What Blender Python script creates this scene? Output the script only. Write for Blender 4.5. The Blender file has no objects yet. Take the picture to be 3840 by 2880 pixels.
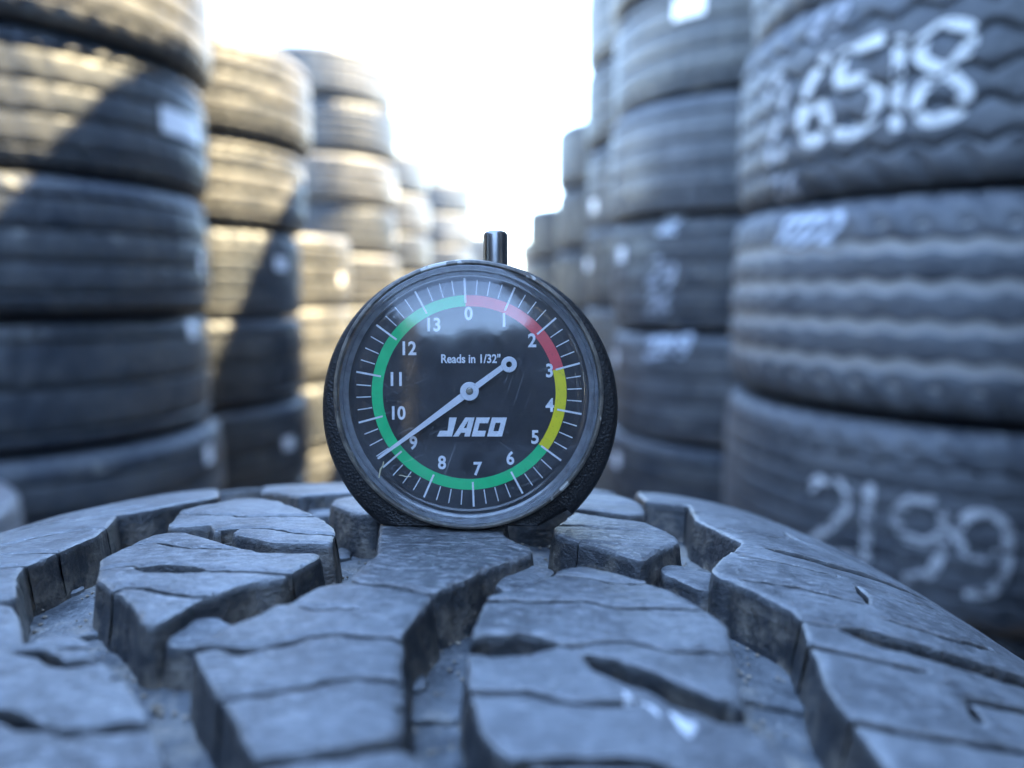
import bpy, bmesh, math, random
import numpy as np
from mathutils import Vector, Matrix, noise
from mathutils.geometry import delaunay_2d_cdt

R = math.radians
scene = bpy.context.scene
COL = scene.collection
rng = random.Random(7)

# ------------------------------------------------------------------ camera, sky, sun, exposure
cam_d = bpy.data.cameras.new('camera')
cam = bpy.data.objects.new('camera', cam_d)
COL.objects.link(cam)
cam.location = (0, 0, 0.8796)
cam.rotation_euler = (R(90 - 6.5), 0, 0)
cam_d.sensor_width = 36
cam_d.lens = 27.04
cam_d.clip_start = 0.004
cam_d.clip_end = 500
cam_d.dof.use_dof = True
cam_d.dof.focus_distance = 0.1300
cam_d.dof.aperture_fstop = 9.5
scene.camera = cam

SUN_EL, SUN_AZ = 56.0, 84.0            # azimuth clockwise from +Y
world = bpy.data.worlds.new('World')
scene.world = world
world.use_nodes = True
wn = world.node_tree.nodes
wl = world.node_tree.links
wn.clear()
wo = wn.new('ShaderNodeOutputWorld')
wb = wn.new('ShaderNodeBackground')
ws = wn.new('ShaderNodeTexSky')
ws.sky_type = 'NISHITA'
ws.sun_disc = False
ws.sun_elevation = R(SUN_EL)
ws.sun_rotation = R(SUN_AZ)
ws.altitude = 100
ws.air_density = 1.0
ws.dust_density = 0.0
ws.ozone_density = 1.0
wb.inputs['Strength'].default_value = 0.15
wl.new(ws.outputs[0], wb.inputs['Color'])
wl.new(wb.outputs[0], wo.inputs['Surface'])

sun_d = bpy.data.lights.new('sun', 'SUN')
sun_d.energy = 3.1
sun_d.angle = R(0.55)
sun_d.color = (1.0, 0.82, 0.49)
sun = bpy.data.objects.new('sun', sun_d)
COL.objects.link(sun)
sd = Vector((math.sin(R(SUN_AZ)) * math.cos(R(SUN_EL)), math.cos(R(SUN_AZ)) * math.cos(R(SUN_EL)), math.sin(R(SUN_EL))))
sun.rotation_euler = sd.to_track_quat('Z', 'Y').to_euler()
sun.location = sd * 20

scene.view_settings.view_transform = 'Standard'
scene.view_settings.look = 'None'
scene.view_settings.gamma = 1.0
scene.view_settings.use_curve_mapping = False
scene.view_settings.exposure = 3.72
scene.render.engine = 'CYCLES'
scene.cycles.use_denoising = True
scene.cycles.max_bounces = 5
scene.cycles.diffuse_bounces = 3
scene.cycles.glossy_bounces = 3
scene.cycles.transparent_max_bounces = 10

# ------------------------------------------------------------------ helpers
def tag(o, label=None, cat=None, group=None, kind=None):
    if label: o['label'] = label
    if cat: o['category'] = cat
    if group: o['group'] = group
    if kind: o['kind'] = kind
    return o

def link(name, me, parent=None, mat=None):
    o = bpy.data.objects.new(name, me)
    COL.objects.link(o)
    if parent is not None:
        o.parent = parent
    if mat is not None and me is not None and not me.materials:
        me.materials.append(mat)
    return o

def empty(name, loc, rot=(0, 0, 0)):
    o = bpy.data.objects.new(name, None)
    o.empty_display_size = 0.01
    COL.objects.link(o)
    o.location = loc
    o.rotation_euler = rot
    return o

def mesh(name, v, f, smooth=None):
    me = bpy.data.meshes.new(name)
    me.from_pydata([tuple(p) for p in v], [], [tuple(q) for q in f])
    me.update()
    if smooth is not None:
        me.shade_smooth()
        me.set_sharp_from_angle(angle=R(smooth))
    return me

class NT:
    """small node-tree writer"""
    def __init__(s, name):
        s.m = bpy.data.materials.new(name)
        s.m.use_nodes = True
        s.t = s.m.node_tree
        s.t.nodes.clear()
        s.out = s.t.nodes.new('ShaderNodeOutputMaterial')
    def n(s, typ, **kw):
        nd = s.t.nodes.new(typ)
        ins = kw.pop('ins', {})
        for k, v in kw.items(): setattr(nd, k, v)
        for k, v in ins.items(): s.set(nd.inputs[k], v)
        return nd
    def set(s, sock, v):
        if hasattr(v, 'is_output'): s.t.links.new(v, sock)
        elif isinstance(v, bpy.types.Node): s.t.links.new(v.outputs[0], sock)
        else: sock.default_value = v
    def coord(s, kind='Object', scale=(1, 1, 1), loc=(0, 0, 0), rot=(0, 0, 0)):
        tc = s.n('ShaderNodeTexCoord')
        mp = s.n('ShaderNodeMapping', ins={'Vector': tc.outputs[kind], 'Scale': scale, 'Location': loc, 'Rotation': rot})
        return mp.outputs[0]
    def noise(s, vec, scale, detail=4, rough=.55, dist=0):
        return s.n('ShaderNodeTexNoise', ins={'Vector': vec, 'Scale': scale, 'Detail': detail, 'Roughness': rough, 'Distortion': dist}).outputs[0]
    def ramp(s, fac, stops, interp='LINEAR'):
        r = s.n('ShaderNodeValToRGB', ins={'Fac': fac})
        e = r.color_ramp.elements
        r.color_ramp.interpolation = interp
        while len(e) > 1: e.remove(e[-1])
        e[0].position = stops[0][0]
        c = stops[0][1]
        e[0].color = c if hasattr(c, '__len__') else (c, c, c, 1)
        for p, c in stops[1:]:
            x = e.new(p)
            x.color = c if hasattr(c, '__len__') else (c, c, c, 1)
        return r.outputs[0]
    def mix(s, fac, a, b, mode='MIX'):
        x = s.n('ShaderNodeMix', data_type='RGBA', blend_type=mode)
        s.set(x.inputs[0], fac); s.set(x.inputs[6], a); s.set(x.inputs[7], b)
        return x.outputs[2]
    def math(s, op, a, b=0.0, c=None):
        x = s.n('ShaderNodeMath', operation=op)
        s.set(x.inputs[0], a); s.set(x.inputs[1], b)
        if c is not None: s.set(x.inputs[2], c)
        return x.outputs[0]
    def bump(s, h, strength, dist, prev=None):
        b = s.n('ShaderNodeBump', ins={'Height': h, 'Strength': strength, 'Distance': dist})
        if prev is not None: s.set(b.inputs['Normal'], prev)
        return b.outputs[0]
    def principled(s, **kw):
        p = s.n('ShaderNodeBsdfPrincipled')
        for k, v in kw.items(): s.set(p.inputs[k.replace('_', ' ')], v)
        s.t.links.new(p.outputs[0], s.out.inputs['Surface'])
        return p

def C(r, g, b): return (r, g, b, 1)

# ------------------------------------------------------------------ materials
def mat_tread():
    """grey, oxidised rubber of the near tyre"""
    t = NT('worn_tread_rubber')
    co = t.coord()
    n1 = t.noise(co, 75, 5, .68)
    n2 = t.noise(co, 700, 3, .6)
    fl = t.noise(t.coord(scale=(420, 900, 900)), 1, 5, .70)
    base = t.mix(t.ramp(n1, [(.38, 0), (.60, 1)]), C(.062, .068, .075), C(.172, .183, .192))
    fk = t.n('ShaderNodeAttribute', attribute_name='flake')
    pm = t.math('MAXIMUM', t.ramp(t.noise(co, 42, 3, .6), [(.38, .30), (.60, 1)]), fk.outputs['Fac'])
    base = t.mix(t.math('MULTIPLY', fk.outputs['Fac'], .45), base, C(.06, .064, .07))
    base = t.mix(t.math('MULTIPLY', t.ramp(fl, [(.50, 0), (.66, 1)]), pm), base, C(.28, .29, .30))
    base = t.mix(t.math('MULTIPLY', t.ramp(fl, [(.34, 1), (.44, 0)]), pm), base, C(.045, .046, .05))
    spk = t.ramp(t.noise(t.coord(scale=(1, 1.8, 1.8)), 1300, 1, .5), [(.68, 0), (.74, 1)])
    base = t.mix(t.math('MULTIPLY', spk, .7), base, C(.42, .42, .40))
    at = t.n('ShaderNodeAttribute', attribute_name='dirt_shade')
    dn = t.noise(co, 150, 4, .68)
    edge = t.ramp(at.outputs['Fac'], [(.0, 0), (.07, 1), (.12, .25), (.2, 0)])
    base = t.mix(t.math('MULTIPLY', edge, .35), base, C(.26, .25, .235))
    base = t.mix(t.ramp(at.outputs['Fac'], [(.08, 0), (.22, 1)]), base, t.mix(n2, C(.016, .018, .021), C(.036, .037, .040)))  # block walls and slots painted darker, standing in for shade
    df = t.math('MULTIPLY', t.ramp(at.outputs['Fac'], [(.1, 0), (.35, .55), (1, 1)]), t.ramp(dn, [(.46, .0), (.58, 1)]))
    dcol = t.mix(t.ramp(n2, [(.35, 0), (.65, 1)]), C(.13, .108, .085), C(.36, .30, .225))
    base = t.mix(t.math('MULTIPLY', df, .6), base, dcol)
    h = t.math('ADD', t.math('MULTIPLY', fl, 1.0), t.math('MULTIPLY', n2, .45))
    t.principled(Base_Color=base, Roughness=t.math('MULTIPLY_ADD', n2, .22, .27), Normal=t.bump(t.math('MULTIPLY', h, t.math('MULTIPLY_ADD', pm, .6, .4)), .8, .0009), Specular_IOR_Level=.65)
    return t.m

def mat_floor():
    t = NT('groove_floor_rubber')
    co = t.coord()
    n1 = t.noise(co, 120, 4, .65)
    n2 = t.noise(co, 900, 3, .6)
    base = t.mix(t.ramp(n1, [(.35, 0), (.65, 1)]), C(.045, .052, .058), C(.175, .183, .188))
    base = t.mix(t.ramp(t.noise(co, 60, 4, .7), [(.52, 0), (.64, .75)]), base, C(.26, .225, .175))
    spk = t.ramp(t.noise(co, 1100, 2, .5), [(.70, 0), (.75, .8)])
    base = t.mix(spk, base, C(.32, .30, .27))
    h = t.math('ADD', n1, t.math('MULTIPLY', n2, .4))
    t.principled(Base_Color=base, Roughness=.42, Normal=t.bump(h, .8, .0014))
    return t.m

def mat_stack(name, dark, dust, amt, streak=1.0):
    """dusty rubber of the stacked tyres"""
    t = NT(name)
    co = t.coord()
    oi = t.n('ShaderNodeObjectInfo')
    off = t.n('ShaderNodeVectorMath', operation='ADD')
    tc = t.n('ShaderNodeTexCoord')
    t.set(off.inputs[0], tc.outputs['Object'])
    sc = t.n('ShaderNodeVectorMath', operation='SCALE')
    t.set(sc.inputs[0], (7.1, 3.3, 5.7)); t.set(sc.inputs['Scale'], oi.outputs['Random'])
    t.set(off.inputs[1], sc.outputs[0])
    v = off.outputs[0]
    n1 = t.noise(v, 9, 4, .65)
    n2 = t.noise(v, 60, 3, .6)
    f = t.math('ADD', t.math('MULTIPLY', t.ramp(n1, [(.35, 0), (.68, 1)]), amt), t.math('MULTIPLY', t.ramp(n2, [(.45, 0), (.7, .45)]), amt))
    base = t.mix(f, dark, dust)
    base = t.mix(t.ramp(t.noise(v, 22, 3, .5), [(.66, 0), (.72, .5)]), base, dust)
    t.principled(Base_Color=base, Roughness=t.math('MULTIPLY_ADD', n2, .2, .36), Normal=t.bump(n2, .6, .0025))
    return t.m

def mat_plain(name, col, rough=.5, metal=0, nscale=0, namt=.3, bump=0, bscale=800, spec=.5):
    t = NT(name)
    co = t.coord()
    c = col
    if nscale:
        n = t.noise(co, nscale, 5, .6)
        c = t.mix(t.ramp(n, [(.3, 0), (.7, 1)]), C(*[x * (1 - namt) for x in col[:3]]), C(*[min(1, x * (1 + namt)) for x in col[:3]]))
    kw = dict(Base_Color=c, Roughness=rough, Metallic=metal, Specular_IOR_Level=spec)
    if bump:
        kw['Normal'] = t.bump(t.noise(co, bscale, 3, .6), .6, bump)
    t.principled(**kw)
    return t.m

def mat_ground():
    t = NT('packed_dirt_ground')
    co = t.coord()
    n1 = t.noise(co, .8, 8, .65)
    n2 = t.noise(co, 25, 6, .7)
    base = t.mix(t.ramp(n1, [(.35, 0), (.65, 1)]), C(.11, .098, .08), C(.19, .17, .14))
    base = t.mix(t.ramp(n2, [(.5, 0), (.7, .7)]), base, C(.25, .23, .20))
    t.principled(Base_Color=base, Roughness=.9, Normal=t.bump(n2, .8, .02))
    return t.m

def mat_lens():
    t = NT('scratched_clear_plastic')
    co = t.coord()
    # fine straight scratches in three directions plus scuffed haze
    sc = None
    for i, (a, s) in enumerate(((.4, (110, 1, 3300)), (1.25, (70, 1, 3600)), (2.5, (90, 1, 3400)))):
        v = t.coord(rot=(0, a, 0))
        mp = t.n('ShaderNodeMapping', ins={'Vector': v, 'Scale': s, 'Location': (i * 3.7, 0, i)})
        x = t.ramp(t.noise(mp.outputs[0], 1, 1, .4), [(.705, 0), (.76, .8)])
        sc = x if sc is None else t.math('MAXIMUM', sc, x)
    haze = t.ramp(t.noise(co, 260, 4, .7), [(.35, .0), (.75, 1)])
    dust = t.ramp(t.noise(co, 2400, 1, .5), [(.68, 0), (.74, 1)])
    fac = t.math('ADD', t.math('MULTIPLY', sc, .09), t.math('ADD', t.math('MULTIPLY', haze, .016), t.math('MULTIPLY', dust, .10)))
    fac = t.math('ADD', fac, .004)
    tr = t.n('ShaderNodeBsdfTransparent', ins={'Color': C(.96, .965, .97)})
    df = t.n('ShaderNodeBsdfDiffuse', ins={'Color': C(.75, .76, .78)})
    m1 = t.n('ShaderNodeMixShader', ins={'Fac': fac, 1: tr.outputs[0], 2: df.outputs[0]})
    fc = t.n('ShaderNodeLayerWeight', ins={'Blend': .5}).outputs['Facing']
    fr = t.math('MULTIPLY_ADD', t.math('POWER', fc, 5.0), .96, .045)
    gl = t.n('ShaderNodeBsdfGlossy', ins={'Roughness': t.math('MULTIPLY_ADD', haze, .10, .07), 'Color': C(1, 1, 1),
                                          'Normal': t.bump(t.noise(co, 500, 3, .6), .08, .0003)})
    m2 = t.n('ShaderNodeMixShader', ins={'Fac': fr, 1: m1.outputs[0], 2: gl.outputs[0]})
    t.t.links.new(m2.outputs[0], t.out.inputs['Surface'])
    return t.m

def mat_bezel():
    t = NT('worn_bezel_rim')
    co = t.coord()
    n = t.noise(co, 330, 5, .65)
    base = t.mix(t.ramp(n, [(.35, 0), (.65, 1)]), C(.05, .047, .045), C(.21, .185, .15))
    chip = t.ramp(t.noise(t.coord(loc=(.013, 0, .021)), 190, 3, .6), [(.60, 0), (.625, 1)])
    base = t.mix(chip, base, C(.50, .48, .43))
    t.principled(Base_Color=base, Roughness=.42, Normal=t.bump(n, .5, .0003))
    return t.m

def mat_body():
    t = NT('pebbled_black_plastic')
    co = t.coord()
    v = t.n('ShaderNodeTexVoronoi', ins={'Vector': co, 'Scale': 2300})
    n = t.noise(co, 1200, 3, .6)
    base = t.mix(t.ramp(t.noise(co, 260, 5, .7), [(.6, 0), (.75, .7)]), C(.008, .008, .009), C(.05, .045, .038))
    t.principled(Base_Color=base, Roughness=.48, Normal=t.bump(t.math('ADD', v.outputs[0], n), .55, .00022))
    return t.m

M_TREAD = mat_tread()
M_FLOOR = mat_floor()
M_SIDE = mat_plain('sidewall_rubber', C(.035, .036, .038), .6, 0, 40, .35, .001, 300)
DUST = C(.31, .295, .265)
M_TY = [mat_stack('stack_rubber_a', C(.026, .034, .047), DUST, .22),
        mat_stack('stack_rubber_b', C(.042, .046, .054), DUST, .42),
        mat_stack('stack_rubber_c', C(.016, .021, .030), DUST, .12)]
M_RUBR = mat_stack('stack_rubber_offroad', C(.048, .054, .064), C(.27, .275, .28), .30)
M_GROOVE = mat_stack('dusty_groove_rubber', C(.30, .295, .285), C(.42, .40, .38), .6)
M_PALE = mat_stack('pale_weathered_rubber', C(.20, .20, .21), C(.36, .34, .32), .5)
M_GROUND = mat_ground()
M_CHALK = mat_plain('white_tyre_crayon', C(.72, .71, .68), .8, 0, 60, .22)
M_CHALK2 = mat_plain('faded_tyre_crayon', C(.36, .37, .40), .85, 0, 40, .4)
M_CHALK4 = mat_plain('patchy_tyre_crayon', C(.52, .52, .52), .85, 0, 45, .5)
M_CHALK3 = mat_plain('smudged_tyre_crayon', C(.50, .54, .60), .85, 0, 40, .3)
M_STICK = mat_plain('white_paper_sticker', C(.82, .82, .84), .45, 0, 30, .08)
M_LENS = mat_lens()
M_BEZEL = mat_bezel()
M_BODY = mat_body()
M_DIAL = mat_plain('black_dial_card', C(.012, .013, .018), .55, 0, 700, .3)
M_WALL = mat_plain('clear_rim_inner_wall', C(.17, .18, .195), .25, 0, 500, .3)
M_GREEN = mat_plain('green_print', C(.002, .62, .21), .5, 0, 400, .06)
M_RED = mat_plain('red_print', C(.82, .085, .10), .5, 0, 400, .06)
M_YEL = mat_plain('yellow_print', C(.86, .74, .008), .5, 0, 400, .05)
M_WHITE = mat_plain('white_print', C(.82, .83, .85), .5, 0, 900, .12)
M_NEEDLE = mat_plain('white_needle_paint', C(.76, .77, .80), .4, 0, 500, .06)
M_CHROME = mat_plain('chrome_steel', C(.27, .265, .265), .27, 1, 260, .25)
M_BRASS = mat_plain('dull_pin_metal', C(.48, .44, .36), .35, 1)
M_STRAW = mat_plain('dry_straw', C(.50, .44, .29), .7, 0, 500, .2)
M_GRIT = mat_plain('tan_grit', C(.30, .25, .19), .85, 0, 300, .5)
M_BARK = mat_plain('tree_bark', C(.12, .09, .065), .9, 0, 8, .4)
M_LEAF = mat_plain('tree_leaf', C(.07, .12, .03), .55, 0, 3, .4)

# ------------------------------------------------------------------ ground
def build_ground():
    n = 60
    v, f = [], []
    for i in range(n + 1):
        for j in range(n + 1):
            a, b = (i / n * 2 - 1), (j / n * 2 - 1)
            x, y = 120 * a * abs(a), 120 * b * abs(b) + 3
            d = math.hypot(x, y - 3)
            v.append((x, y, -.002 - .05 * max(0, noise.noise(Vector((x * .3, y * .3, 0)))) * min(1, max(0, (d - 4) / 4))))
    for i in range(n):
        for j in range(n):
            a = i * (n + 1) + j
            f.append((a, a + n + 1, a + n + 2, a + 1))
    g = link('ground', mesh('ground', v, f, 60), None, M_GROUND)
    tag(g, kind='structure')
build_ground()

# ------------------------------------------------------------------ near tyre: crown shape and tread blocks (mm)
TR = 420.0
def crown(u):
    a = abs(u)
    return a * a / 1600.0 + ((a - 60) ** 2 / 190.0 if a > 60 else 0.0)

def on_tyre(u, s, h):
    th = s / TR
    r = TR - crown(u) + h
    return (u * .001, r * math.sin(th) * .001, r * math.cos(th) * .001)

def resample(p, step, closed=True):
    p = np.asarray(p, float)
    q = np.vstack([p, p[:1]]) if closed else p
    d = np.hypot(*np.diff(q, axis=0).T)
    L = np.concatenate([[0], np.cumsum(d)])
    n = max(6 if closed else 3, int(L[-1] / step))
    t = np.linspace(0, L[-1], n, endpoint=not closed)
    return np.column_stack([np.interp(t, L, q[:, 0]), np.interp(t, L, q[:, 1])])

def smooth(p, closed=True, it=1):
    for _ in range(it):
        if closed:
            p = .25 * np.roll(p, 1, 0) + .5 * p + .25 * np.roll(p, -1, 0)
        else:
            q = p.copy()
            q[1:-1] = .25 * p[:-2] + .5 * p[1:-1] + .25 * p[2:]
            p = q
    return p

def normals2(p, closed=True):
    d = (np.roll(p, -1, 0) - np.roll(p, 1, 0)) if closed else np.gradient(p, axis=0)
    l = np.hypot(d[:, 0], d[:, 1]) + 1e-9
    return np.column_stack([d[:, 1] / l, -d[:, 0] / l])      # right of travel

def inside(pts, poly):
    x, y = pts[:, 0], pts[:, 1]
    r = np.zeros(len(pts), bool)
    n = len(poly)
    j = n - 1
    for i in range(n):
        xi, yi = poly[i]; xj, yj = poly[j]
        if yi != yj:
            c = ((yi > y) != (yj > y)) & (x < (xj - xi) * (y - yi) / (yj - yi) + xi)
            r ^= c
        j = i
    return r

def nz(x, y, z=0.0): return noise.noise(Vector((x, y, z)))

def tread_block(name, outline, slots=(), top=0.0, depth=8.8, step=.8, grid=1.25, seed=0, rough=1.0, draft=1.2, flake=0.0):
    """one rubber block: flat worn top following the crown, chipped edges, drafted walls, cut by slots"""
    o = np.asarray(outline, float)
    ar = .5 * np.sum(o[:, 0] * np.roll(o[:, 1], -1) - np.roll(o[:, 0], -1) * o[:, 1])
    if ar < 0: o = o[::-1]
    o = smooth(resample(o, step), it=1)
    nr = normals2(o)
    o = o + nr * np.array([[.22 * rough * nz(p[0] * .45, p[1] * .45, seed) + .12 * rough * nz(p[0] * 1.7, p[1] * 1.7, seed + 9)] for p in o])
    polys = []
    for k, sl in enumerate(slots):
        w, pl = sl[0], sl[1]
        dp = sl[2] if len(sl) > 2 else (2.6 if w < 1.0 else (4.5 if w < 2 else 6.0))
        c = smooth(resample(pl, step * .9, False), False, 2)
        nn = normals2(c, False)
        m = len(c)
        L, Rr = [], []
        for i in range(m):
            e = min(1, .45 + min(i, m - 1 - i) * .35) if w < 1.05 else min(1, .25 + min(i, m - 1 - i) * .17)
            wl_ = (w * 1.8 if w < 1.05 else w * 1.4) * .5 * e * (1 + (.35 if w < 1.05 else .14) * nz(c[i, 0] * .5, c[i, 1] * .5, seed + k))
            a = .18 * nz(c[i, 0] * .9, c[i, 1] * .9, seed + k + 3.3)
            L.append(c[i] - nn[i] * (wl_ + .12 * nz(c[i, 0] * 1.9, c[i, 1] * 1.9, 5.0)) + nn[i] * a)
            Rr.append(c[i] + nn[i] * (wl_ + .12 * nz(c[i, 0] * 1.9, c[i, 1] * 1.9, 8.0)) + nn[i] * a)
        polys.append((np.array(Rr + L[::-1]), dp))
    verts = [tuple(p) for p in o]
    edges = [(i, (i + 1) % len(o)) for i in range(len(o))]
    for pl, dp in polys:
        b = len(verts)
        verts += [tuple(p) for p in pl]
        edges += [(b + i, b + (i + 1) % len(pl)) for i in range(len(pl))]
    bnd = np.array(verts)
    ins = [o - nr * .5]
    for pl, dp in polys:
        n2 = normals2(pl)
        s_ = 1 if np.sum(pl[:, 0] * np.roll(pl[:, 1], -1) - np.roll(pl[:, 0], -1) * pl[:, 1]) > 0 else -1
        ins.append(pl + s_ * n2 * .42)
    ins = np.vstack(ins)
    lo_, hi_ = o.min(0), o.max(0)
    gx, gy = np.meshgrid(np.arange(lo_[0], hi_[0], grid), np.arange(lo_[1], hi_[1], grid * .87))
    gx = gx + (np.arange(gx.shape[0])[:, None] % 2) * grid * .5
    rs = np.random.RandomState(seed + 11)
    g = np.column_stack([gx.ravel(), gy.ravel()]) + rs.uniform(-.18, .18, (gx.size, 2)) * grid
    def clear(p, dist):
        if not len(p): return np.zeros(0, bool)
        k = inside(p, o)
        for q, dp in polys: k &= ~inside(p, q)
        d2 = ((p[:, None, :] - bnd[None, :, :]) ** 2).sum(-1).min(1)
        return k & (d2 > dist * dist)
    ins = ins[clear(ins, .30)]
    g = g[clear(g, .75)]
    allv = [Vector(v) for v in verts] + [Vector(p) for p in ins] + [Vector(p) for p in g]
    V, _, F, _, _, _ = delaunay_2d_cdt(allv, edges, [], 0, 1e-5, False)
    V = np.array([tuple(v) for v in V])
    F = [tuple(f) for f in F]
    cen = np.array([V[list(f)].mean(0) for f in F])
    ino = inside(cen, o)
    cls = np.where(ino, 0, -1)
    for k, (pl, dp) in enumerate(polys):
        i_ = inside(cen, pl) & ino
        cls[i_ & (cls == 0)] = k + 1
    he = {}
    for fi, f in enumerate(F):
        m = len(f)
        for i in range(m): he[(f[i], f[(i + 1) % m])] = fi
    edge_top, onorm = set(), {}
    be = []
    for (a, b), fi in he.items():
        if cls[fi] < 0: continue
        oth = he.get((b, a))
        oc = cls[oth] if oth is not None else -1
        if cls[fi] == 0 and oc != 0:
            be.append((a, b, oc)); edge_top.update((a, b))
        elif cls[fi] > 0 and oc < 0:
            be.append((a, b, -2))
        else: continue
        if oc < 0:
            d = V[b] - V[a]
            n_ = np.array([d[1], -d[0]])
            for q in (a, b): onorm[q] = onorm.get(q, 0) + n_
    sdep = {}
    for fi, f in enumerate(F):
        if cls[fi] > 0:
            for q in f: sdep[q] = max(sdep.get(q, 0), polys[cls[fi] - 1][1])
    out, dirt_shade, faces, idx = [], [], [], {}
    def vert(kind, q):
        k = (kind, q)
        if k in idx: return idx[k]
        u, s = V[q]
        if kind in ('r1', 'r2', 'bot'):
            nn = onorm.get(q, np.zeros(2))
            nn = nn / (np.hypot(*nn) + 1e-9)
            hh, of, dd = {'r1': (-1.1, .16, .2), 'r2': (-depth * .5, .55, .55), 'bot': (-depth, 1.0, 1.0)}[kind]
            of = of * draft + .22 * rough * nz(u * .7, s * .7, hh + seed)
            u, s = u + nn[0] * of, s + nn[1] * of
            h = top + hh
        elif kind == 'slot':
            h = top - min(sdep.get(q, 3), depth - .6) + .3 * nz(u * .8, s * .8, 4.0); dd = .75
        else:
            h = top + .20 * rough * nz(u * .09, s * .09, seed + 2.0) + .09 * rough * nz(u * .5, s * .5, 1.0) + .05 * rough * nz(u * 1.5, s * 1.5, 2.0)
            dd = 0.0
            if q in edge_top:
                h -= .30 + .12 * nz(u * .6, s * .6, 7.0); dd = .08
        idx[k] = len(out)
        out.append(on_tyre(u, s, h)); dirt_shade.append(dd)
        return idx[k]
    for fi, f in enumerate(F):
        if cls[fi] == 0: faces.append([vert('top', q) for q in f])
        elif cls[fi] > 0: faces.append([vert('slot', q) for q in f])
    for a, b, oc in be:
        if oc > 0:
            faces.append([vert('slot', a), vert('slot', b), vert('top', b), vert('top', a)])
        elif oc == -2:
            faces.append([vert('bot', a), vert('bot', b), vert('slot', b), vert('slot', a)])
        else:
            for k0, k1 in (('top', 'r1'), ('r1', 'r2'), ('r2', 'bot')):
                faces.append([vert(k1, a), vert(k1, b), vert(k0, b), vert(k0, a)])
    me = mesh(name, out, faces, 40)
    at = me.attributes.new('dirt_shade', 'FLOAT', 'POINT')
    at.data.foreach_set('value', dirt_shade)
    if flake:
        a2 = me.attributes.new('flake', 'FLOAT', 'POINT')
        a2.data.foreach_set('value', [flake] * len(out))
    return me

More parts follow.
